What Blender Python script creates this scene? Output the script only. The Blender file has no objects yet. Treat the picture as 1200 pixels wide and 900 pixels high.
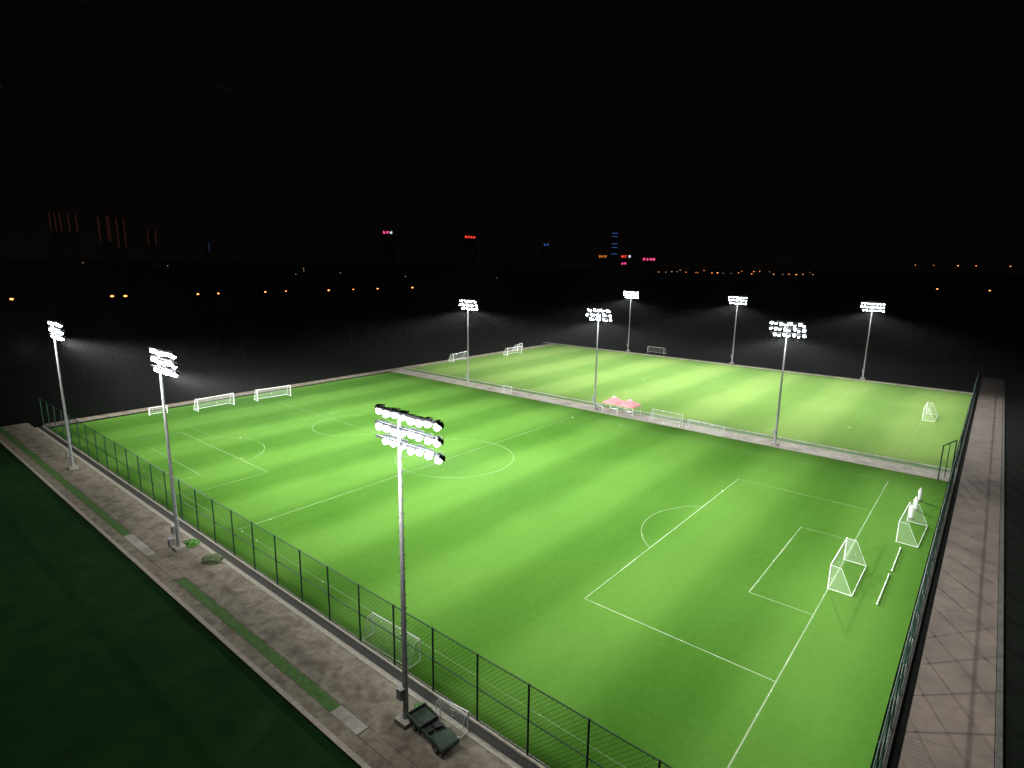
import bpy, bmesh, math, random
from mathutils import Vector, Matrix
random.seed(7)
S=bpy.context.scene; COL=S.collection
S.view_settings.view_transform='Standard'; S.view_settings.look='None'; S.view_settings.exposure=0
# ---------------- materials ----------------
def new_mat(name):
    m=bpy.data.materials.new(name); m.use_nodes=True; nt=m.node_tree
    for n in list(nt.nodes): nt.nodes.remove(n)
    o=nt.nodes.new('ShaderNodeOutputMaterial'); return m,nt,o
def N(nt,t,**k):
    n=nt.nodes.new(t)
    for a,b in k.items(): setattr(n,a,b)
    return n
def noise_mat(name,c1,c2,scale=3,rough=.8,metal=0,bump=0,detail=4,spec=.3,c3=None,scale3=.2):
    m,nt,o=new_mat(name)
    b=N(nt,'ShaderNodeBsdfPrincipled'); tc=N(nt,'ShaderNodeTexCoord'); n=N(nt,'ShaderNodeTexNoise')
    n.inputs['Scale'].default_value=scale; n.inputs['Detail'].default_value=detail
    nt.links.new(tc.outputs['Object'],n.inputs['Vector'])
    r=N(nt,'ShaderNodeValToRGB'); r.color_ramp.elements[0].position=.32; r.color_ramp.elements[1].position=.68
    r.color_ramp.elements[0].color=(*c1,1); r.color_ramp.elements[1].color=(*c2,1)
    nt.links.new(n.outputs['Fac'],r.inputs['Fac']); last=r.outputs['Color']
    if c3:
        n3=N(nt,'ShaderNodeTexNoise'); n3.inputs['Scale'].default_value=scale3; n3.inputs['Detail'].default_value=5; n3.inputs['Roughness'].default_value=.65
        nt.links.new(tc.outputs['Object'],n3.inputs['Vector'])
        r3=N(nt,'ShaderNodeValToRGB'); r3.color_ramp.elements[0].position=.45; r3.color_ramp.elements[1].position=.68
        nt.links.new(n3.outputs['Fac'],r3.inputs['Fac'])
        mx=N(nt,'ShaderNodeMixRGB'); nt.links.new(r3.outputs['Color'],mx.inputs['Fac']); nt.links.new(last,mx.inputs['Color1']); mx.inputs['Color2'].default_value=(*c3,1); last=mx.outputs['Color']
    nt.links.new(last,b.inputs['Base Color'])
    b.inputs['Roughness'].default_value=rough; b.inputs['Metallic'].default_value=metal; b.inputs['Specular IOR Level'].default_value=spec
    if bump:
        bp=N(nt,'ShaderNodeBump'); bp.inputs['Strength'].default_value=bump; bp.inputs['Distance'].default_value=.05
        nt.links.new(n.outputs['Fac'],bp.inputs['Height']); nt.links.new(bp.outputs['Normal'],b.inputs['Normal'])
    nt.links.new(b.outputs['BSDF'],o.inputs['Surface']); return m
def emit_mat(name,c,s):
    m,nt,o=new_mat(name); e=N(nt,'ShaderNodeEmission'); e.inputs['Color'].default_value=(*c,1); e.inputs['Strength'].default_value=s
    nt.links.new(e.outputs[0],o.inputs['Surface'])
    try: m.cycles.emission_sampling='NONE'
    except Exception: pass
    return m
def net_mat(name,c,base,cell,lw,top=.95):
    m,nt,o=new_mat(name); tc=N(nt,'ShaderNodeTexCoord'); sp=N(nt,'ShaderNodeSeparateXYZ'); nt.links.new(tc.outputs['UV'],sp.inputs[0])
    outs=[]
    for ax in ('X','Y'):
        d=N(nt,'ShaderNodeMath',operation='DIVIDE'); nt.links.new(sp.outputs[ax],d.inputs[0]); d.inputs[1].default_value=cell
        f=N(nt,'ShaderNodeMath',operation='FRACT'); nt.links.new(d.outputs[0],f.inputs[0])
        l=N(nt,'ShaderNodeMath',operation='LESS_THAN'); nt.links.new(f.outputs[0],l.inputs[0]); l.inputs[1].default_value=lw
        outs.append(l)
    mxm=N(nt,'ShaderNodeMath',operation='MAXIMUM'); nt.links.new(outs[0].outputs[0],mxm.inputs[0]); nt.links.new(outs[1].outputs[0],mxm.inputs[1])
    mr=N(nt,'ShaderNodeMapRange'); nt.links.new(mxm.outputs[0],mr.inputs['Value']); mr.inputs['To Min'].default_value=base; mr.inputs['To Max'].default_value=top
    t=N(nt,'ShaderNodeBsdfTransparent'); b=N(nt,'ShaderNodeBsdfDiffuse'); b.inputs['Color'].default_value=(*c,1)
    mix=N(nt,'ShaderNodeMixShader'); nt.links.new(mr.outputs[0],mix.inputs[0]); nt.links.new(t.outputs[0],mix.inputs[1]); nt.links.new(b.outputs[0],mix.inputs[2])
    nt.links.new(mix.outputs[0],o.inputs['Surface']); return m
def turf_mat(name,dark,light,stripe=5.4,amt=.5,phase=0.0,axis='X',big=1.1):
    m,nt,o=new_mat(name); tc=N(nt,'ShaderNodeTexCoord'); sp=N(nt,'ShaderNodeSeparateXYZ')
    n1=N(nt,'ShaderNodeTexNoise'); n1.inputs['Scale'].default_value=.05; n1.inputs['Detail'].default_value=2; n1.inputs['Roughness'].default_value=.5; nt.links.new(tc.outputs['Object'],n1.inputs['Vector'])
    nt.links.new(tc.outputs['Object'],sp.inputs[0])
    a=N(nt,'ShaderNodeMath',operation='MULTIPLY_ADD'); nt.links.new(n1.outputs['Fac'],a.inputs[0]); a.inputs[1].default_value=2.5; nt.links.new(sp.outputs[axis],a.inputs[2])
    k=N(nt,'ShaderNodeMath',operation='MULTIPLY_ADD'); nt.links.new(a.outputs[0],k.inputs[0]); k.inputs[1].default_value=math.pi/stripe; k.inputs[2].default_value=phase
    s=N(nt,'ShaderNodeMath',operation='SINE'); nt.links.new(k.outputs[0],s.inputs[0])
    mr=N(nt,'ShaderNodeMapRange',interpolation_type='SMOOTHSTEP'); nt.links.new(s.outputs[0],mr.inputs['Value']); mr.inputs['From Min'].default_value=-.9; mr.inputs['From Max'].default_value=.9
    n2=N(nt,'ShaderNodeTexNoise'); n2.inputs['Scale'].default_value=1.6; n2.inputs['Detail'].default_value=5; n2.inputs['Roughness'].default_value=.75; nt.links.new(tc.outputs['Object'],n2.inputs['Vector'])
    mp=N(nt,'ShaderNodeMapping'); mp.inputs['Scale'].default_value=(.8,.07,1); nt.links.new(tc.outputs['Object'],mp.inputs['Vector'])
    n4=N(nt,'ShaderNodeTexNoise'); n4.inputs['Scale'].default_value=1.; n4.inputs['Detail'].default_value=1; nt.links.new(mp.outputs[0],n4.inputs['Vector'])
    def mad(x,mul,add):
        q=N(nt,'ShaderNodeMath',operation='MULTIPLY_ADD'); nt.links.new(x,q.inputs[0]); q.inputs[1].default_value=mul
        if isinstance(add,(int,float)): q.inputs[2].default_value=add
        else: nt.links.new(add,q.inputs[2])
        return q.outputs[0]
    v=mad(mr.outputs[0],amt,.5-amt/2-.5*(big+.85))
    v=mad(n1.outputs['Fac'],big,v); v=mad(n2.outputs['Fac'],.65,v); v=mad(n4.outputs['Fac'],.2,v)
    r=N(nt,'ShaderNodeValToRGB'); r.color_ramp.elements[0].color=(*dark,1); r.color_ramp.elements[1].color=(*light,1); nt.links.new(v,r.inputs['Fac'])
    last=r.outputs['Color']
    n3=N(nt,'ShaderNodeTexNoise'); n3.inputs['Scale'].default_value=.5; n3.inputs['Detail'].default_value=5; n3.inputs['Roughness'].default_value=.75; nt.links.new(tc.outputs['Object'],n3.inputs['Vector'])
    r3=N(nt,'ShaderNodeValToRGB'); r3.color_ramp.elements[0].position=.65; r3.color_ramp.elements[1].position=.84; nt.links.new(n3.outputs['Fac'],r3.inputs['Fac'])
    mx=N(nt,'ShaderNodeMixRGB'); nt.links.new(r3.outputs['Color'],mx.inputs['Fac']); nt.links.new(last,mx.inputs['Color1']); mx.inputs['Color2'].default_value=(light[0]*1.5,light[1]*.9,light[2]*1.5,1)
    b=N(nt,'ShaderNodeBsdfDiffuse'); nt.links.new(mx.outputs['Color'],b.inputs['Color'])
    bp=N(nt,'ShaderNodeBump'); bp.inputs['Strength'].default_value=.3; bp.inputs['Distance'].default_value=.04; nt.links.new(n2.outputs['Fac'],bp.inputs['Height']); nt.links.new(bp.outputs[0],b.inputs['Normal'])
    nt.links.new(b.outputs[0],o.inputs['Surface']); return m
def paint_mat(name,alpha):
    m,nt,o=new_mat(name); tc=N(nt,'ShaderNodeTexCoord'); n=N(nt,'ShaderNodeTexNoise'); n.inputs['Scale'].default_value=.2; n.inputs['Detail'].default_value=7
    nt.links.new(tc.outputs['Object'],n.inputs['Vector'])
    mr=N(nt,'ShaderNodeMapRange'); nt.links.new(n.outputs['Fac'],mr.inputs['Value']); mr.inputs['From Min'].default_value=.35; mr.inputs['From Max'].default_value=.65
    mr.inputs['To Min'].default_value=alpha*.4; mr.inputs['To Max'].default_value=alpha
    t=N(nt,'ShaderNodeBsdfTransparent'); b=N(nt,'ShaderNodeBsdfDiffuse'); b.inputs['Color'].default_value=(.55,.64,.47,1)
    mix=N(nt,'ShaderNodeMixShader'); nt.links.new(mr.outputs[0],mix.inputs[0]); nt.links.new(t.outputs[0],mix.inputs[1]); nt.links.new(b.outputs[0],mix.inputs[2])
    nt.links.new(mix.outputs[0],o.inputs['Surface']); return m
M={}
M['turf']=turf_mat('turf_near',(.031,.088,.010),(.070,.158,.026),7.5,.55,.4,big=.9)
M['turf2']=turf_mat('turf_far_haze',(.066,.132,.028),(.14,.215,.06),9.0,.5,1.0,big=.7)  # paler than the near turf: haze sheen over the far pitch put into the colour
M['rough']=noise_mat('rough_grass',(.001,.0018,.001),(.002,.0035,.0013),.6,.95,spec=.02)
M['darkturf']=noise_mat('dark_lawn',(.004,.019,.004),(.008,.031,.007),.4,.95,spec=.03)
M['strip']=noise_mat('verge_grass',(.028,.08,.012),(.05,.125,.022),2.5,.95,bump=.6)
M['conc']=noise_mat('worn_concrete',(.125,.105,.079),(.205,.178,.138),1.8,.9,bump=.2,detail=11,c3=(.07,.058,.042),scale3=.6)
M['conc2']=noise_mat('pale_concrete',(.24,.22,.19),(.34,.32,.28),1.1,.9,bump=.2,detail=8,c3=(.16,.145,.12),scale3=.3)
M['brown']=noise_mat('brown_paving',(.075,.056,.046),(.108,.081,.067),1.2,.9,bump=.2,detail=8,c3=(.057,.043,.036),scale3=.3)
M['kerb']=noise_mat('kerb_concrete',(.22,.2,.165),(.31,.285,.24),4,.9)
M['dkerb']=noise_mat('dark_kerb',(.03,.03,.027),(.05,.048,.042),4,.9)
M['drain']=noise_mat('drain_grate',(.015,.015,.014),(.035,.034,.03),6,.8)
M['steel']=noise_mat('galvanised_steel',(.18,.185,.19),(.28,.285,.29),5,.65,metal=.1)
M['dsteel']=noise_mat('dark_steel',(.04,.045,.05),(.08,.085,.09),6,.5,metal=.2)
M['housing']=noise_mat('lamp_housing_metal',(.03,.03,.035),(.06,.06,.065),8,.6,metal=.1)
M['white']=noise_mat('white_painted_tube',(.42,.44,.43),(.56,.57,.56),4,.5)
M['fgreen']=noise_mat('dark_green_fence_paint',(.007,.022,.014),(.015,.036,.024),5,.6,spec=.15)
M['lamp']=emit_mat('lamp_glow',(.88,.95,1),80)
M['fnet']=net_mat('chain_link_mesh',(.008,.018,.012),.12,.25,.12,.7)
M['gnet']=net_mat('goal_net_cord',(.5,.54,.48),.035,.14,.12,.35)
M['line']=paint_mat('line_paint',.48); M['line2']=paint_mat('faint_line_paint',.14); M['line3']=paint_mat('mid_line_paint',.26)
M['pink']=noise_mat('pink_canvas',(.66,.22,.26),(.8,.36,.4),.8,.7)
M['pale']=noise_mat('pink_canvas_highlight',(.75,.5,.52),(.82,.62,.62),.8,.7)
M['rubber']=noise_mat('black_rubber',(.015,.015,.015),(.03,.03,.03),9,.8)
M['cart']=noise_mat('dusty_green_metal',(.028,.05,.035),(.055,.085,.062),5,.5,metal=.1)
M['seat']=noise_mat('black_vinyl',(.02,.02,.02),(.04,.04,.04),8,.5)
M['bark']=noise_mat('bark',(.003,.0025,.002),(.005,.004,.003),6,.95,spec=.02)
M['leaf']=noise_mat('dark_foliage',(.0015,.003,.001),(.004,.008,.003),.8,.9,spec=.02)
M['bwall']=noise_mat('dark_facade',(.02,.02,.021),(.03,.03,.032),.05,.8)
M['wglow']=emit_mat('dim_window_glow',(1,.7,.45),.007)
M['redl']=emit_mat('dull_red_light',(1,.26,.17),.042); M['reds']=emit_mat('red_sign_light',(1,.06,.03),1.5); M['pinks']=emit_mat('magenta_sign_light',(1,.08,.3),1.5)
M['blues']=emit_mat('blue_sign_light',(.1,.3,1),.4); M['whites']=emit_mat('white_sign_light',(.8,.9,1),1.2)
M['amber']=emit_mat('amber_lamp',(1,.33,.09),4); M['wlamp']=emit_mat('warm_white_lamp',(1,.6,.32),1.2)
# ---------------- mesh helpers ----------------
def mesh_obj(name,bm,mat,parent=None,loc=(0,0,0),smooth=False):
    me=bpy.data.meshes.new(name); bm.to_mesh(me); bm.free()
    if smooth:
        for p in me.polygons: p.use_smooth=True
    mats=mat if isinstance(mat,(list,tuple)) else [mat]
    for m in mats: me.materials.append(m)
    o=bpy.data.objects.new(name,me); COL.objects.link(o); o.location=loc
    if parent: o.parent=parent
    return o
def inst(name,me,parent=None,loc=(0,0,0),rot=(0,0,0),scale=(1,1,1)):
    o=bpy.data.objects.new(name,me); COL.objects.link(o); o.location=loc; o.rotation_euler=rot; o.scale=scale
    if parent: o.parent=parent
    return o
def empty(name,loc,label,cat,group=None,rot=0):
    o=bpy.data.objects.new(name,None); o.empty_display_size=.3; COL.objects.link(o); o.location=loc; o.rotation_euler=(0,0,rot)
    o['label']=label; o['category']=cat
    if group: o['group']=group
    return o
def box(bm,c,s,rot=None,mi=0):
    r=bmesh.ops.create_cube(bm,size=1); vs=r['verts']
    bmesh.ops.scale(bm,vec=s,verts=vs)
    if rot is not None: bmesh.ops.rotate(bm,cent=(0,0,0),matrix=rot,verts=vs)
    bmesh.ops.translate(bm,vec=c,verts=vs)
    if mi:
        for f in {f for v in vs for f in v.link_faces}: f.material_index=mi
    return vs
def tube(bm,a,b,r1,r2=None,seg=8):
    if r2 is None: r2=r1
    a=Vector(a); b=Vector(b); d=b-a
    r=bmesh.ops.create_cone(bm,cap_ends=True,segments=seg,radius1=r1,radius2=r2,depth=d.length)
    bmesh.ops.rotate(bm,cent=(0,0,0),matrix=d.to_track_quat('Z','Y').to_matrix(),verts=r['verts'])
    bmesh.ops.translate(bm,vec=(a+b)/2,verts=r['verts'])
def sheet(name,x0,x1,y0,y1,z,mat,sub=0):
    bm=bmesh.new(); v=[bm.verts.new(p) for p in ((x0,y0,z),(x1,y0,z),(x1,y1,z),(x0,y1,z))]; bm.faces.new(v)
    o=mesh_obj(name,bm,mat); o['kind']='structure'; return o
def slab(name,x0,x1,y0,y1,z0,z1,mat):
    bm=bmesh.new(); box(bm,((x0+x1)/2,(y0+y1)/2,(z0+z1)/2),(x1-x0,y1-y0,z1-z0))
    o=mesh_obj(name,bm,mat); o['kind']='structure'; return o
# ---------------- ground & surfaces ----------------
sheet('ground',-7000,7000,-2000,8000,-.03,M['rough'])
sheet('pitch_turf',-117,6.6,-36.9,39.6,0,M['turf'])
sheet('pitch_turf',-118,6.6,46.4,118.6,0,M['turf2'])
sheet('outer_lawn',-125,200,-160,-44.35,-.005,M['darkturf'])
x=-124.0
while x<10:
    w=random.choice((9.0,12.0,18.0))
    slab('path_slab',x+.006,x+w-.006,-42.05,-38.45,-.1,.015,M['conc']); x+=w
slab('kerb',-124,14,-44.3,-43.95,-.1,.13,M['kerb'])
x=-124.0
while x<10:
    slab('footway_slab',x+.006,x+12-.006,-43.93,-43.0,-.1,.03,M['conc']); x+=12
def ragged_strip(x0,x1,y0,y1,z):
    bm=bmesh.new(); n=int((x1-x0)/.35); prev=None
    for i in range(n+1):
        x_=x0+(x1-x0)*i/n; t0=random.uniform(-.02,.07); t1=random.uniform(-.02,.1)
        a=bm.verts.new((x_,y0+t0,z)); b=bm.verts.new((x_,y1-t1,z))
        if prev: bm.faces.new([prev[0],a,b,prev[1]])
        prev=(a,b)
    o=mesh_obj('verge',bm,M['strip']); o['kind']='structure'
slab('verge_bed',-124,-61,-42.97,-42.08,-.1,.008,M['conc']); slab('verge_bed',-47,-22,-42.97,-42.08,-.1,.008,M['conc'])
ragged_strip(-124,-61,-42.97,-42.08,.014); ragged_strip(-47,-22,-42.97,-42.08,.014)
slab('paving_slab',-60.9,-54.2,-42.97,-42.08,-.1,.03,M['conc2']); slab('paving_slab',-54.1,-47.05,-42.97,-42.08,-.1,.035,M['conc'])
slab('paving_slab',-21.95,-19,-42.97,-42.08,-.1,.03,M['conc2']); slab('paving_slab',-18.9,14,-42.97,-42.08,-.1,.03,M['conc'])
slab('kerb',-119,7.4,-37.4,-37.05,-.1,.16,M['kerb'])
slab('drain_channel',-119,7.4,-38.0,-37.45,-.1,-.01,M['drain'])
slab('kerb',-119,7.4,-38.43,-38.02,-.1,.03,M['kerb'])
slab('kerb',-120,6.6,39.7,39.95,-.1,.1,M['kerb']); sheet('middle_path',-120,6.6,39.97,43.6,.01,M['conc2'])
slab('kerb',-120,6.6,43.62,43.85,-.1,.1,M['kerb']); sheet('verge',-120,6.6,43.87,46.0,0,M['strip']); slab('kerb',-120,6.6,46.05,46.35,-.1,.08,M['conc2'])
slab('kerb',-125,7,118.7,119.1,-.1,.12,M['conc2']); sheet('far_path',-125,7,119.12,121.0,.01,M['conc'])
sheet('end_path',-121,-118.05,-36.9,118.6,.012,M['conc'])
slab('kerb',6.75,7.35,-37,123,-.1,.12,M['dkerb'])
y=-60.0
while y<150:
    slab('side_path_slab',7.9,12.4,y+.008,y+14.99,-.1,.01,M['brown']); y+=15
slab('kerb',12.45,12.8,-60,150,-.1,.08,M['dkerb'])
# ---------------- markings ----------------
def markings(name,segs,arcs,mat,z=.006,w=.1):
    bm=bmesh.new(); k=0
    for (a,b) in segs:
        a=Vector((*a,z)); b=Vector((*b,z)); d=(b-a); d.normalize(); n=Vector((-d.y,d.x,0))*w/2
        a.z=b.z=z+.0008*(k%9); k+=1
        bm.faces.new([bm.verts.new(p) for p in (a-n,b-n,b+n,a+n)])
    for (c,r,t0,t1) in arcs:
        nseg=max(8,int(abs(t1-t0)*r/1.0)); zz=z+.0008*(k%9); k+=1; pv=None
        for i in range(nseg+1):
            t=t0+(t1-t0)*i/nseg
            p=bm.verts.new((c[0]+(r-w/2)*math.cos(t),c[1]+(r-w/2)*math.sin(t),zz)); q=bm.verts.new((c[0]+(r+w/2)*math.cos(t),c[1]+(r+w/2)*math.sin(t),zz))
            if pv: bm.faces.new([pv[0],pv[1],q,p])
            pv=(p,q)
    o=mesh_obj(name,bm,mat); o['kind']='structure'; return o
L=106.68; P2=2*math.pi
ac=math.acos(5.5/9.15)
markings('pitch_marking',[((0,-34),(0,34)),((0,-20.16),(-16.5,-20.16)),((-16.5,-20.16),(-16.5,20.16)),((0,-9.16),(-5.5,-9.16)),((-5.5,-9.16),(-5.5,9.16))],
   [],M['line'])
markings('pitch_marking',[((-16.5,20.16),(0,20.16)),((-5.5,9.16),(0,9.16)),((-L/2,-34),(-L/2,34))],
   [((-11,0),9.15,math.pi-ac,math.pi+ac),((-L/2,0),9.15,0,P2)],M['line3'],.014)
markings('pitch_marking',[((0,-34),(-L,-34)),((0,34),(-L,34)),((-L,-34),(-L,34)),((-L,-20.16),(-L+16.5,-20.16)),((-L+16.5,-20.16),(-L+16.5,20.16)),((-L+16.5,20.16),(-L,20.16))],[],M['line2'],.022)
markings('training_marking',[((-68,-34),(-68,-22.6)),((-98,-22.6),(-68,-22.6)),((-98,-34),(-98,-22.6)),((-74,-34),(-74,-29.4)),((-92,-29.4),(-74,-29.4)),((-106.6,0),(-70,0))],
   [((-83,-25),8.6,math.asin(2.4/8.6),math.pi-math.asin(2.4/8.6)),((-80,0),7,0,P2)],M['line3'],.030,.1)
cy=82.6
markings('pitch_marking',[((0,cy-34),(0,cy+34)),((-L,cy-34),(-L,cy+34)),((0,cy-34),(-L,cy-34)),((0,cy+34),(-L,cy+34)),((-L/2,cy-34),(-L/2,cy+34)),((0,cy-20),(-16.5,cy-20)),((-16.5,cy-20),(-16.5,cy+20)),((-16.5,cy+20),(0,cy+20))],[((-L/2,cy),9.15,0,P2)],M['line2'],.006)
# ---------------- floodlight masts ----------------
bm=bmesh.new(); tube(bm,(0,0,.25),(0,0,21.0),.2,.1,14); tube(bm,(0,0,.25),(0,0,.32),.42,.42,14)
for z in (7.2,14.0): tube(bm,(0,0,z),(0,0,z+.25),.215-.005*z,.215-.005*z,14)
me_mast=mesh_obj('t',bm,M['steel'])
bm=bmesh.new()
z=2.6; i=0
while z<18.5:
    s=1 if i%2 else -1; box(bm,(s*.15,0,z),(.4,.045,.045)); z+=.45; i+=1
box(bm,(0,0,10.6),(.05,.06,16.4))
me_rung=mesh_obj('t',bm,M['dsteel'])
bm=bmesh.new(); box(bm,(0,0,0),(5.2,.12,.12))
for s in (-1,1): box(bm,(s*.22,0,-.12),(.06,.2,.2))
me_arm=mesh_obj('t',bm,M['dsteel'])
bm=bmesh.new(); box(bm,(0,0,.1),(1.1,1.1,.5)); bmesh.ops.bevel(bm,geom=bm.edges[:],offset=.05,segments=2)
me_base=mesh_obj('t',bm,M['conc2'])
bm=bmesh.new(); box(bm,(0,0,.45),(.6,.4,.9)); box(bm,(0,0,.93),(.68,.48,.06)); me_cab=mesh_obj('t',bm,M['steel'])
tilt=Matrix.Rotation(math.radians(-36),3,'X')
bm=bmesh.new()
box(bm,(0,0,.0),(.5,.46,.14))
for i in range(5): box(bm,(-.18+.09*i,0,.11),(.02,.4,.12))
for s in (-1,1): box(bm,(s*.27,0,.06),(.03,.07,.36))
box(bm,(0,0,.24),(.56,.07,.03))
bmesh.ops.rotate(bm,cent=(0,0,0),matrix=tilt,verts=bm.verts)
me_fl=mesh_obj('t',bm,M['housing'])
bm=bmesh.new(); bmesh.ops.create_uvsphere(bm,u_segments=14,v_segments=9,radius=.205); bmesh.ops.translate(bm,vec=(0,0,-.18),verts=bm.verts)
bmesh.ops.rotate(bm,cent=(0,0,0),matrix=tilt,verts=bm.verts)
me_lens=mesh_obj('t',bm,M['lamp'],smooth=True)
protos=[me_mast,me_rung,me_arm,me_base,me_cab,me_fl,me_lens]
D=[o.data for o in protos]
for o in protos: bpy.data.objects.remove(o)
d_mast,d_rung,d_arm,d_base,d_cab,d_fl,d_lens=D
for m_,n_ in zip(D,('mast_mesh','rung_mesh','arm_mesh','base_mesh','cabinet_mesh','floodlight_mesh','lens_mesh')): m_.name=n_
XC=[-17.475,-53.35,-89.85]; YR=[-40.2,40.93,122.1]
def flood(loc,power,yaw,soft=.03,near=.4):
    """lamp with an engineered sports-light throw: even over the ground, cut off behind"""
    l=bpy.data.lights.new('flood_beam','POINT'); l.energy=power; l.shadow_soft_size=.6; l.color=(.98,1,.95)
    l.use_nodes=True; nt=l.node_tree
    em=[n for n in nt.nodes if n.type=='EMISSION'][0]
    tc=N(nt,'ShaderNodeTexCoord'); sp=N(nt,'ShaderNodeSeparateXYZ'); nt.links.new(tc.outputs['Normal'],sp.inputs[0])
    def mth(op,a,b=None,clamp=False):
        q=N(nt,'ShaderNodeMath',operation=op); q.use_clamp=clamp
        for i_,v_ in enumerate((a,b)):
            if v_ is None: continue
            if isinstance(v_,(int,float)): q.inputs[i_].default_value=v_
            else: nt.links.new(v_,q.inputs[i_])
        return q.outputs[0]
    def mrange(x,a,b,c_,d_):
        q=N(nt,'ShaderNodeMapRange',interpolation_type='SMOOTHSTEP'); nt.links.new(x,q.inputs['Value'])
        for k_,v_ in zip(('From Min','From Max','To Min','To Max'),(a,b,c_,d_)): q.inputs[k_].default_value=v_
        return q.outputs[0]
    c=mth('MAXIMUM',mth('MULTIPLY',sp.outputs['Z'],-1.0),0.0)
    g=mth('DIVIDE',1.0,mth('ADD',mth('POWER',c,3.0),soft))
    s=mth('MULTIPLY',mth('MULTIPLY',g,mrange(c,.08,.4,0,1)),mrange(sp.outputs['Y'],-.12,.4,0,1))
    s=mth('MULTIPLY',s,mrange(c,.4,.85,1,near))
    nt.links.new(s,em.inputs['Strength'])
    o=bpy.data.objects.new('flood_beam',l); COL.objects.link(o); o.location=loc; o.rotation_euler=(0,0,yaw); return o
POW=[25000,18500,21500]; SP=[4500,2500,2500]; VAR=[[.82,1.04,1.12],[1.0,1.12,.95],[1.05,1.1,1.0]]
def mast(x,y,dirs,row,c):
    lab={0:'tall grey floodlight mast on the concrete path outside the fence',1:'tall steel floodlight mast between the two football pitches',2:'tall steel floodlight mast beyond the second football pitch'}[row]
    e=empty('floodlight_mast',(x,y,.02),lab,'floodlight','floodlight masts around the pitches')
    inst('mast',d_mast,e); inst('ladder',d_rung,e); inst('plinth',d_base,e)
    inst('control_box',d_cab,e,(-.1,-.34,1.9),scale=(.75,.75,.8))
    ox=.45 if row==0 else 0
    for k,(z,n) in enumerate(((20.95,8),(20.05,8),(19.15,7))):
        inst('crossarm',d_arm,e,(ox,0,z))
        for i in range(n):
            dr=dirs[(i+k)%len(dirs)]
            xx=-2.6+5.2*i/(n-1) if k<2 else -2.0+4.7*i/(n-1)
            f=inst('floodlight',d_fl,e,(ox+xx+random.uniform(-.05,.05),dr*.3,z-.2+random.uniform(-.09,.09)),(random.uniform(-.12,.12),random.uniform(-.08,.08),(0 if dr>0 else math.pi)+math.radians((i-(n-1)/2)*7)*-dr))
            inst('lens',d_lens,f)
    for dr in sorted(set(dirs)):
        flood((x,y+dr*.9,18.3),POW[row]*VAR[row][c],0 if dr>0 else math.pi,near=.42 if row==0 else .6)
    l=bpy.data.lights.new('spill','POINT'); l.energy=SP[row]; l.shadow_soft_size=.6; l.color=(1,.98,.93)
    o=bpy.data.objects.new('spill',l); COL.objects.link(o); o.location=(x+.8,y-3.2,17.6)
    return e
for r in range(3):
    for c in range(3):
        mast(XC[c],YR[r],{0:[1],1:[1,-1],2:[-1]}[r],r,c)
e=empty('electric_cabinet',(-54.6,-40.5,.02),'small grey metal cabinet beside a floodlight mast','cabinet'); inst('cabinet_body',d_cab,e)
# ---------------- fences ----------------
bm=bmesh.new(); tube(bm,(0,0,0),(0,0,5.0),.07,.07,8); tube(bm,(0,0,5),(0,0,5.06),.085,.02,8); t=mesh_obj('t',bm,M['fgreen']); d_post=t.data; bpy.data.objects.remove(t); d_post.name='post_mesh'
def fence(p0,p1,step,label,z0=.1,h=5.0):
    p0=Vector(p0);p1=Vector(p1); d=p1-p0; Ln=d.length; ang=math.atan2(d.y,d.x)
    e=empty('chain_link_fence',(p0.x,p0.y,z0),label,'fence',None,ang)
    n=round(Ln/step)
    for i in range(n+1): inst('post',d_post,e,(Ln*i/n,0,0),scale=(1,1,h/5))
    for z in (h-.04,h*.5,.12):
        bm=bmesh.new(); tube(bm,(0,0,z),(Ln,0,z),.042,.042,6); mesh_obj('rail',bm,M['fgreen'],e)
    bm=bmesh.new(); uv=bm.loops.layers.uv.new('UVMap')
    f=bm.faces.new([bm.verts.new(p) for p in ((0,.05,.12),(Ln,.05,.12),(Ln,.05,h),(0,.05,h))])
    c=.7071
    for lp in f.loops:
        X,Z=lp.vert.co.x,lp.vert.co.z; lp[uv].uv=((X+Z)*c,(X-Z)*c)
    mesh_obj('netting',bm,M['fnet'],e); return e
fence((-118.9,-37.2),(7.1,-37.2),4.2,'long tall dark green chain link fence beside the concrete path')
fence((7.1,-36.9),(7.1,38.5),4.2,'tall green chain link fence beside the brown paved path')
fence((7.1,47.5),(7.1,122),4.2,'green chain link fence along the end of the second pitch')
e=empty('fence_gate',(5.4,39.2,.05),'dark open gate frame where the middle path meets the side path','gate',None,math.radians(75))
bm=bmesh.new()
tube(bm,(0,0,0),(0,0,5.2),.09);tube(bm,(5.0,0,0),(5.0,0,5.2),.09);tube(bm,(0,0,5.15),(5.0,0,5.15),.08);tube(bm,(2.5,0,0),(2.5,0,5.15),.06)
mesh_obj('gate_frame',bm,M['fgreen'],e)
bm=bmesh.new(); tube(bm,(.1,0,2.5),(2.4,0,2.5),.03); mesh_obj('gate_bar',bm,M['fgreen'],e)
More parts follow.
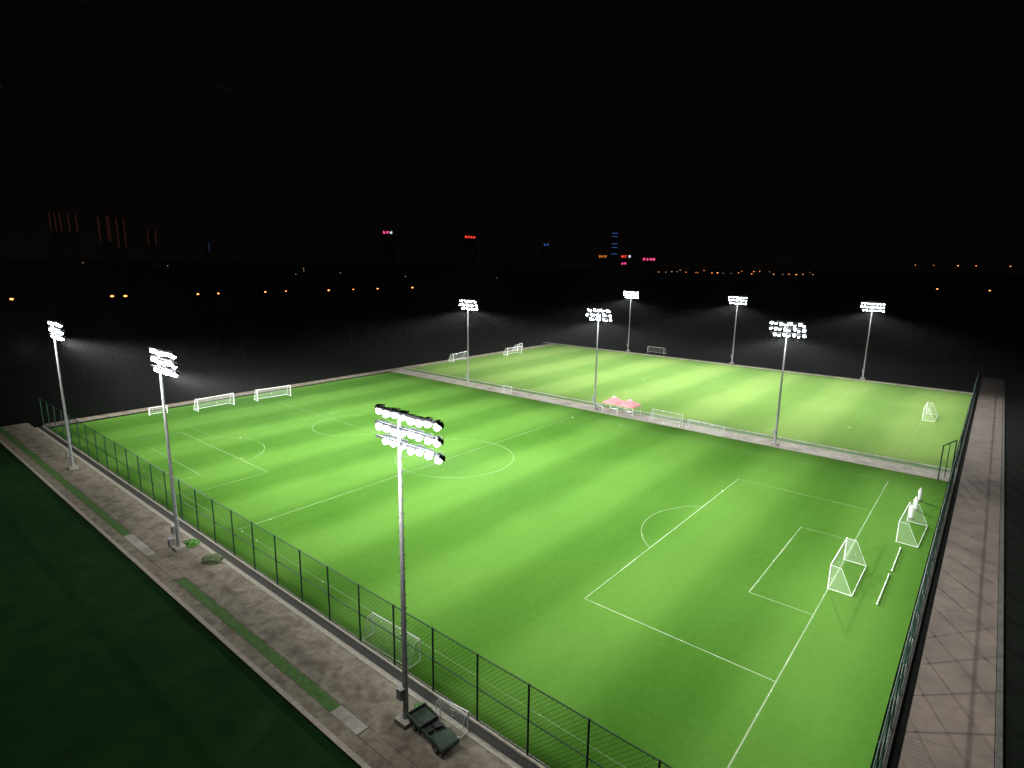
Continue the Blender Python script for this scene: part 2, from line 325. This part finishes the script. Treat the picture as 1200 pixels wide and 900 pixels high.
# ---------------- goals ----------------
def goal(x,y,rot,w=7.32,h=2.44,dt=.9,db=2.0,label='',group='portable football goals',r=.05,name='football_goal'):
    e=empty(name,(x,y,.03),label,'football goal',group,rot)
    bm=bmesh.new()
    for s in (-1,1): tube(bm,(s*w/2,0,0),(s*w/2,0,h),r,seg=10)
    tube(bm,(-w/2-r,0,h),(w/2+r,0,h),r,seg=10); mesh_obj('goal_frame',bm,M['white'],e,smooth=False)
    bm=bmesh.new()
    for s in (-1,1):
        tube(bm,(s*w/2,0,.05),(s*w/2,-db,.05),r*.6); tube(bm,(s*w/2,0,h),(s*w/2,-dt,h-.05),r*.4); tube(bm,(s*w/2,-dt,h-.05),(s*w/2,-db,.05),r*.4)
    tube(bm,(-w/2,-db,.05),(w/2,-db,.05),r*.6); mesh_obj('back_support',bm,M['white'],e)
    bm=bmesh.new(); uv=bm.loops.layers.uv.new('UVMap')
    def quad(ps,uvs):
        f=bm.faces.new([bm.verts.new(p) for p in ps])
        for lp,u_ in zip(f.loops,uvs): lp[uv].uv=u_
    g=.02; hs=math.hypot(db-dt,h)
    n=8
    for i in range(n):
        x0=-w/2+w*i/n; x1=-w/2+w*(i+1)/n
        s0=.12*math.sin(math.pi*i/n); s1=.12*math.sin(math.pi*(i+1)/n)
        quad([(x0,0,h),(x1,0,h),(x1,-dt,h-.05-s1),(x0,-dt,h-.05-s0)],[(x0,0),(x1,0),(x1,dt),(x0,dt)])
        quad([(x0,-dt,h-.05-s0),(x1,-dt,h-.05-s1),(x1,-db+g,.05),(x0,-db+g,.05)],[(x0,0),(x1,0),(x1,hs),(x0,hs)])
    for s in (-1,1):
        X=s*(w/2-.01)
        quad([(X,0,.02),(X,-db,.05),(X,-dt,h-.05),(X,0,h)],[(0,0),(db,0),(dt,h),(0,h)])
    bmesh.ops.remove_doubles(bm,verts=bm.verts,dist=.015)
    mesh_obj('net',bm,M['gnet'],e); return e
R=math.radians
goal(0,0,R(90),label='white full size football goal with net on the goal line')
goal(3.7,15.8,R(88),label='white portable football goal parked beside the side fence')
goal(-24.0,-35.7,R(2),w=5.4,h=1.85,dt=.5,db=1.1,label='white portable football goal pushed back against the fence',r=.045)
goal(-15.0,-38.25,R(8),w=2.3,h=1.4,dt=.35,db=.8,label='small white training goal leaning by the fence base',r=.05)
goal(-110.6,-10.8,R(-90+3),label='white portable football goal behind the end line')
goal(-110,1.3,R(-90-4),label='white portable football goal behind the end line')
goal(0,cy,R(90),label='white football goal on the second pitch goal line')
goal(-117.3,66.3,R(-82),label='white football goal parked behind the second pitch')
goal(-113.2,87.6,R(-90),label='white football goal at the end of the second pitch')
goal(-119,97.6,R(-70),w=5,h=2,label='white football goal parked behind the second pitch')
goal(-37.6,42.0,R(-3),w=6.3,h=2.1,dt=.6,db=1.5,label='white portable football goal standing on the middle path')
goal(-29.6,41.2,R(-6),w=7.0,h=1.5,dt=.5,db=1.4,label='low white portable goal standing on the middle path')
goal(-77.2,41.2,R(0),w=2.4,h=1.5,dt=.4,db=1,label='small white training goal on the middle path',r=.04)
goal(-113.5,-20.5,R(-95),w=3,h=1.5,dt=.4,db=1,label='small white training goal behind the end line',r=.04)
goal(-80.5,124.5,R(180),w=6,h=2.1,label='football goal stored beyond the second pitch')
for (a,b) in (((4.15,10.7),(4.15,4.2)),((4.05,3.3),(4.0,-3.7))):
    e=empty('spare_crossbar',(a[0],a[1],.08),'long white metal goal crossbar lying on the grass','crossbar','spare crossbars on the grass')
    bm=bmesh.new(); d=Vector((b[0]-a[0],b[1]-a[1],0)); tube(bm,(0,0,.04),(d.x,d.y,.04),.04,seg=10)
    for q in (.02,.98): box(bm,(d.x*q,d.y*q,0),(.18,.08,.08))
    mesh_obj('bar',bm,M['white'],e)
bm=bmesh.new()
prof=[(.16,.0),(.17,.3),(.2,.7),(.23,1.1),(.26,1.35),(.23,1.48),(.09,1.56),(.08,1.6),(.13,1.68),(.14,1.78),(.1,1.88),(.02,1.92)]
rings=[]
for r,z in prof: rings.append([bm.verts.new((r*1.15*math.cos(t*P2/14),r*.75*math.sin(t*P2/14),z)) for t in range(14)])
for a,b in zip(rings,rings[1:]):
    for i in range(14): bm.faces.new([a[i],a[(i+1)%14],b[(i+1)%14],b[i]])
bm.faces.new(rings[-1]); bm.faces.new(rings[0][::-1]); t=mesh_obj('t',bm,M['white'],smooth=True); d_mq=t.data; bpy.data.objects.remove(t)
bm=bmesh.new(); tube(bm,(0,0,-.02),(0,0,.05),.34,.3,16); t=mesh_obj('t',bm,M['rubber']); d_mb=t.data; bpy.data.objects.remove(t)
for (x,y,r) in ((4.0,20.8,.2),(4.1,24.2,-.3),(4.2,28.2,.5)):
    e=empty('training_mannequin',(x,y,.05),'white free kick training mannequin standing on the grass','training mannequin','training mannequins',r); e.scale=(.9,.9,.9)
    inst('mannequin_body',d_mq,e); inst('base',d_mb,e)
# ---------------- canopies ----------------
def canopy(x,y,mat,rot,label):
    e=empty('canopy_tent',(x,y,.02),label,'canopy','canopies on the middle path',rot)
    bm=bmesh.new(); w=1.7
    c=[bm.verts.new((sx*w,sy*w,2.2)) for sx,sy in ((-1,-1),(1,-1),(1,1),(-1,1))]; lo=[bm.verts.new((v.co.x,v.co.y,1.95)) for v in c]
    t=[bm.verts.new((sx*.35,sy*.35,3.0)) for sx,sy in ((-1,-1),(1,-1),(1,1),(-1,1))]
    bm.faces.new(t)
    for i in range(4): bm.faces.new([c[i],c[(i+1)%4],t[(i+1)%4],t[i]]); bm.faces.new([lo[i],lo[(i+1)%4],c[(i+1)%4],c[i]])
    mesh_obj('canopy_roof',bm,mat,e)
    bm=bmesh.new(); q=[bm.verts.new((sx*.5,sy*.5,3.04)) for sx,sy in ((-1,-1),(1,-1),(1,1),(-1,1))]; tp=bm.verts.new((0,0,3.4))
    for i in range(4): bm.faces.new([q[i],q[(i+1)%4],tp])
    bm.faces.new(q[::-1]); mesh_obj('highlight_cap',bm,M['pale'],e)  # added cap, its paler pink paints a highlight on the roof top
    bm2=bmesh.new(); tube(bm2,(0,0,0),(0,0,2.1),.04); me=mesh_obj('leg',bm2,M['white'],e,(w-.05,w-.05,0)).data
    for sx,sy in ((-1,-1),(1,-1),(-1,1)): inst('leg',me,e,(sx*(w-.05),sy*(w-.05),0))
canopy(-49.5,42.1,M['pink'],.03,'pink pop-up canopy with four legs on the middle path'); canopy(-45.8,41.9,M['pink'],-.02,'pink pop-up canopy with four legs on the middle path')
for (x,y) in ((-52.4,41.4),(-53.6,42.8),(-49.5,42.0),(-45.6,41.8)):
    e=empty('folding_table',(x,y,.02),'dark folding table beside the pink canopies','table','folding tables')
    bm=bmesh.new(); box(bm,(0,0,.74),(1.6,.7,.05)); mesh_obj('table_top',bm,M['dsteel'],e)
    bm=bmesh.new(); tube(bm,(0,0,0),(0,0,.72),.03); me=mesh_obj('leg',bm,M['steel'],e,(-.7,-.3,0)).data
    for p in ((.7,-.3,0),(.7,.3,0),(-.7,.3,0)): inst('leg',me,e,p)
# ---------------- utility cart ----------------
e=empty('utility_cart',(-15.3,-39.85,.03),'dusty dark green low utility cart parked on the concrete path','utility cart',None,R(-8)); e.scale=(1.2,1.08,.88)
def part(name,fn,mat,bev=0,parent=None,loc=(0,0,0),smooth=False):
    bm=bmesh.new(); fn(bm)
    if bev: bmesh.ops.bevel(bm,geom=bm.edges[:],offset=bev,segments=2,affect='EDGES')
    return mesh_obj(name,bm,mat,parent or e,loc,smooth)
part('chassis',lambda b:[box(b,(0,0,.42),(3.0,1.1,.18)),box(b,(.15,.56,.62),(1.2,.1,.3)),box(b,(.15,-.56,.62),(1.2,.1,.3))],M['cart'],.02)
def hood(b):
    vs=box(b,(1.15,0,.72),(.95,1.3,.5))
    for v in vs:
        if v.co.z>.8 and v.co.x>1.4: v.co.z-=.2
part('hood',hood,M['cart'],.05)
part('cargo_bed',lambda b:[box(b,(-.95,0,.6),(1.3,1.3,.06)),box(b,(-.95,.65,.78),(1.3,.05,.32)),box(b,(-.95,-.65,.78),(1.3,.05,.32)),box(b,(-1.58,0,.78),(.05,1.3,.32)),box(b,(-.32,0,.78),(.05,1.3,.32))],M['cart'])
for s in (-.28,.28):
    part('seat',lambda b:[box(b,(.0,s,.72),(.48,.46,.14)),box(b,(-.22,s,.94),(.12,.46,.4))],M['seat'],.03)
def wheelm(b):
    bmesh.ops.create_cone(b,cap_ends=True,segments=20,radius1=.28,radius2=.28,depth=.22); bmesh.ops.rotate(b,cent=(0,0,0),matrix=Matrix.Rotation(R(90),3,'X'),verts=b.verts)
for (x,y) in ((1.05,.55),(1.05,-.55),(-.95,.55),(-.95,-.55)):
    w=part('wheel',wheelm,M['rubber'],.03,None,(x,y,.28))
    part('rim',lambda b:(bmesh.ops.create_cone(b,cap_ends=True,segments=14,radius1=.14,radius2=.14,depth=.24),bmesh.ops.rotate(b,cent=(0,0,0),matrix=Matrix.Rotation(R(90),3,'X'),verts=b.verts)),M['steel'],0,w)
def sw(b):
    tube(b,(.62,.28,.75),(.4,.28,1.08),.025)
    n=14; c=Vector((.4,.28,1.08)); ax=Vector((-.55,0,.83)).normalized(); u=Vector((0,1,0)); v=ax.cross(u)
    for i in range(n):
        a=P2*i/n; a2=P2*(i+1)/n; tube(b,c+(u*math.cos(a)+v*math.sin(a))*.18,c+(u*math.cos(a2)+v*math.sin(a2))*.18,.018,seg=5)
part('steering_wheel',sw,M['seat'])
def heap(x,y,r,h,mat,label):
    bm=bmesh.new(); bmesh.ops.create_icosphere(bm,subdivisions=4,radius=1)
    for v in bm.verts:
        n=1+.25*math.sin(v.co.x*7+x)*math.cos(v.co.y*6+y)+random.uniform(-.06,.06); v.co=Vector((v.co.x*r*n,v.co.y*r*.8*n,max(-.02,v.co.z*h*n)))
    o=mesh_obj('grass_heap',bm,mat,None,(x,y,.02)); o['label']=label; o['category']='grass heap'; o['group']='heaps of grass clippings'
M['clip']=noise_mat('cut_grass',(.04,.13,.015),(.08,.22,.04),9,.95,bump=.8); M['clip2']=noise_mat('dried_cut_grass',(.04,.06,.025),(.08,.11,.04),9,.95,bump=.8)
heap(-53.6,-38.9,.9,.4,M['clip'],'bright green heap of grass clippings beside the mast'); heap(-48.6,-39.0,1.1,.35,M['clip2'],'dull green heap of grass clippings on the path')
heap(-17.4,-38.9,.7,.25,M['clip'],'small heap of grass clippings beside the cart')
# ---------------- trees ----------------
def tree_mesh(seed,h,cr):
    rnd=random.Random(seed); bm=bmesh.new(); tube(bm,(0,0,0),(0,0,h*.55),.22,.1,8)
    clumps=[]
    for i in range(8):
        a=rnd.uniform(0,P2); z=h*rnd.uniform(.3,.85); rr=cr*rnd.uniform(.3,.8); p=Vector((rr*math.cos(a),rr*math.sin(a),z)); clumps.append((p,cr*rnd.uniform(.35,.55)))
        tube(bm,(0,0,h*rnd.uniform(.3,.5)),p,.07,.02,5)
    clumps.append((Vector((0,0,h*.9)),cr*.45))
    tr=bm; bm=bmesh.new()
    for c,r in clumps:
        for k in range(150):
            v=Vector((rnd.gauss(0,1),rnd.gauss(0,1),rnd.gauss(0,.8))); v.normalize(); p=c+v*r*rnd.uniform(.5,1.1)
            s=rnd.uniform(.18,.4); q=Vector((rnd.gauss(0,1),rnd.gauss(0,1),rnd.gauss(0,1))).normalized(); w=q.orthogonal().normalized(); u=q.cross(w)
            bm.faces.new([bm.verts.new(p+w*s),bm.verts.new(p+u*s*.7),bm.verts.new(p-w*s),bm.verts.new(p-u*s*.7)])
    a=mesh_obj('t',tr,M['bark']); b=mesh_obj('t',bm,M['leaf']); da,db_=a.data,b.data; bpy.data.objects.remove(a); bpy.data.objects.remove(b); return da,db_
TM=[tree_mesh(i,8+i,3.6+.4*i) for i in range(3)]
def tree(x,y):
    a,b=random.choice(TM); s=random.uniform(.8,1.3)
    e=empty('tree',(x,y,-.03),'dark leafy tree in the shadows beyond the pitches','tree','trees beyond the pitches',random.uniform(0,6)); e.scale=(s,s,s)
    inst('trunk',a,e); inst('crown',b,e)
for i in range(44): tree(-158-random.uniform(0,30),-60+i*6+random.uniform(-3,3))
for i in range(32): tree(-130+i*6+random.uniform(-3,3),165+random.uniform(0,28))
# ---------------- distant lamps ----------------
def lampdata(h,mat,r):
    bm=bmesh.new(); tube(bm,(0,0,0),(0,0,h),.12,.07,6); tube(bm,(0,0,h),(1.2,0,h+.3),.05,.05,5); t=mesh_obj('t',bm,M['dsteel']); a=t.data; bpy.data.objects.remove(t)
    bm=bmesh.new(); bmesh.ops.create_icosphere(bm,subdivisions=2,radius=r); bmesh.ops.scale(bm,vec=(1.3,1,.7),verts=bm.verts); t=mesh_obj('t',bm,mat); b=t.data; bpy.data.objects.remove(t); return a,b,h
LA=lampdata(8,M['amber'],.65); LB=lampdata(10,M['amber'],1.4); LC=lampdata(9,M['wlamp'],.6); LD=lampdata(10,M['wlamp'],1.2); LH=lampdata(36,M['amber'],.75)
def lamp(x,y,dt_,z=0,s=1):
    e=empty('street_lamp',(x,y,z),'distant street lamp glowing at night on a thin pole','street lamp','distant street lamps',random.uniform(0,6))
    inst('pole',dt_[0],e); inst('lamp_head',dt_[1],e,(1.2,0,dt_[2]+.2),scale=(s,s,s))
for i,y in enumerate((-2,6,50,58,97,108,140,158,190,212,236,276)): lamp(-376+random.uniform(-4,4),y,LA,s=random.choice((.7,.9,1.1)))
for x,y in ((-43,706),(0,710)): lamp(x,y,LB,s=.5)
for i in range(26):
    t=(i+random.uniform(-.4,.4))/25; lamp(-860+430*t,1735+155*t,random.choice((LB,LB,LD)),z=random.choice((0,0,1,2,7)),s=random.uniform(.6,1.2))
for x,y,z in ((-700,420,4),(-640,330,8),(-690,360,10),(-610,300,5),(-720,210,12),(-800,150,14),(-850,60,16),(-560,420,3),(-500,520,2)): lamp(x,y,LC,z=z,s=random.uniform(.5,1))
for x in (-92,-70,-44,-22,12,45,80): lamp(x,958+random.uniform(-20,20),LH,z=0,s=random.uniform(.4,.9))
# ---------------- distant buildings ----------------
C0=Vector((8.71,-61.6))
def facing(x,y):
    v=Vector((x,y))-C0; return math.atan2(-v.x,v.y)
def glyphs(bm,n,cw,rnd,x0=0,z0=0,mi=0):
    for c in range(n):
        cx=x0+c*cw*1.12
        for k in range(7):
            if rnd.random()<.5: box(bm,(cx+rnd.uniform(-.1,.1)*cw,0,z0+rnd.uniform(-.42,.42)*cw),(cw*rnd.uniform(.5,.9),.4,cw*.15))
            else: box(bm,(cx+rnd.uniform(-.35,.35)*cw,0.01*k,z0+rnd.uniform(-.1,.1)*cw),(cw*.15,.4,cw*rnd.uniform(.5,.9)))
def building(x,y,w,d,h,label,strips=None,sign=None,bands=None):
    e=empty('tower_building',(x,y,0),label,'building',None,facing(x,y))
    bm=bmesh.new(); box(bm,(0,0,h/2),(w,d,h)); box(bm,(0,0,h+1),(w*.5,d*.5,4))
    nf=int(h/3.6)
    for k in range(1,nf): box(bm,(0,0,k*3.6),(w+.5,d+.5,.5))
    for k in range(1,nf-1):
        for j in range(int(w/5)):
            if random.random()<.3: box(bm,(-w/2+3+j*5,-d/2-.02,k*3.6+1.8),(2,.1,1.6),mi=1)
    mesh_obj('wall',bm,[M['bwall'],M['wglow']],e)
    if strips:
        for f in strips[0]:
            bm=bmesh.new(); box(bm,(f*w,-d/2-.6,(strips[1]+h)/2),(1.5,.5,h-strips[1])); mesh_obj('light_strip',bm,strips[2],e)
    if bands:
        for z,m in bands: bm=bmesh.new(); box(bm,(0,-d/2-.6,z),(w*.9,.5,1.6)); mesh_obj('light_band',bm,m,e)
    if sign:
        for k,(n,cw,z,m,xo) in enumerate(sign):
            bm=bmesh.new(); glyphs(bm,n,cw,random.Random(int(x)+k),-(n-1)*cw*.57+xo,0); mesh_obj('illuminated_sign',bm,m,e,(0,-d/2-1.4,z))
ps_='tall dark residential tower outlined with dull red lights'
building(-1938,398,22,24,142,ps_,((-.48,0,.48),94,M['redl'])); building(-1930,434,18,24,141,ps_,((-.45,.45),94,M['redl']))
building(-1911,500,24,24,140,ps_,((-.48,.3,.48),72,M['redl'])); building(-1900,536,18,24,136,ps_,((-.45,.45),55,M['redl']))
building(-1878,605,20,24,106,ps_,((-.45,.45),66,M['redl']))
building(-1824,738,24,24,76,'dark mid-rise block with a thin blue light strip',((0,),50,emit_mat('dim_blue_strip',(.2,.35,1),.1)))
building(-1551,1189,40,30,114,'dark tower with an illuminated pink rooftop sign',sign=[(2,9,122,M['pinks'],-8),(1,9,122,M['whites'],8)])
building(-1372,1385,50,30,104,'dark tower with an illuminated red rooftop sign',sign=[(4,8,113,M['reds'],0)])
building(-1178,1547,36,30,82,'dark block with a blue rooftop sign',sign=[(2,8,92,M['blues'],0)])
building(-991,1670,20,24,132,'tall dark tower with blue horizontal light bands',bands=[(131,M['blues']),(121,M['blues']),(98,M['blues']),(86,M['blues']),(66,M['blues'])])
building(-1022,1650,44,30,50,'dark low block with an orange rooftop sign',sign=[(3,8,57,emit_mat('orange_sign_light',(1,.3,.05),.8),0)])
building(-955,1690,60,30,44,'dark low block with red and white rooftop signs',sign=[(2,9,58,M['reds'],-8),(1,9,58,M['whites'],10),(2,8,36,M['pinks'],-8)])
building(-890,1722,60,30,38,'dark low block with a magenta rooftop sign',sign=[(4,9,50,M['pinks'],0)])
# ---------------- world ----------------
w=bpy.data.worlds.new("World"); S.world=w; w.use_nodes=True; nt=w.node_tree
for n in list(nt.nodes): nt.nodes.remove(n)
o=N(nt,'ShaderNodeOutputWorld'); bg=N(nt,'ShaderNodeBackground')
bg.inputs['Color'].default_value=(.002,.001,.001,1); bg.inputs['Strength'].default_value=1; nt.links.new(bg.outputs[0],o.inputs['Surface'])
vs=N(nt,'ShaderNodeVolumeScatter'); vs.inputs['Density'].default_value=.000055; vs.inputs['Anisotropy'].default_value=.1; vs.inputs['Color'].default_value=(.93,.96,1,1)
ve=N(nt,'ShaderNodeEmission'); ve.inputs['Color'].default_value=(1,.45,.42,1); ve.inputs['Strength'].default_value=.000055*.0007
ad=N(nt,'ShaderNodeAddShader'); nt.links.new(vs.outputs[0],ad.inputs[0]); nt.links.new(ve.outputs[0],ad.inputs[1]); nt.links.new(ad.outputs[0],o.inputs['Volume'])
# ---------------- camera ----------------
f,th,ps,ro=685.41,.20299,-.68892,.0156
d=Vector((math.sin(ps)*math.cos(th),math.cos(ps)*math.cos(th),-math.sin(th))); r0=Vector((math.cos(ps),-math.sin(ps),0)); u0=r0.cross(d)
r1=r0*math.cos(ro)+u0*math.sin(ro); u1=-r0*math.sin(ro)+u0*math.cos(ro)
cam=bpy.data.cameras.new('camera'); co=bpy.data.objects.new('camera',cam); COL.objects.link(co)
mw=Matrix((r1,u1,-d)).transposed().to_4x4(); mw.translation=Vector((8.7096,-61.5986,29.6304)); co.matrix_world=mw
cam.sensor_width=36; cam.lens=f/1200*36; cam.clip_start=.1; cam.clip_end=20000; S.camera=co
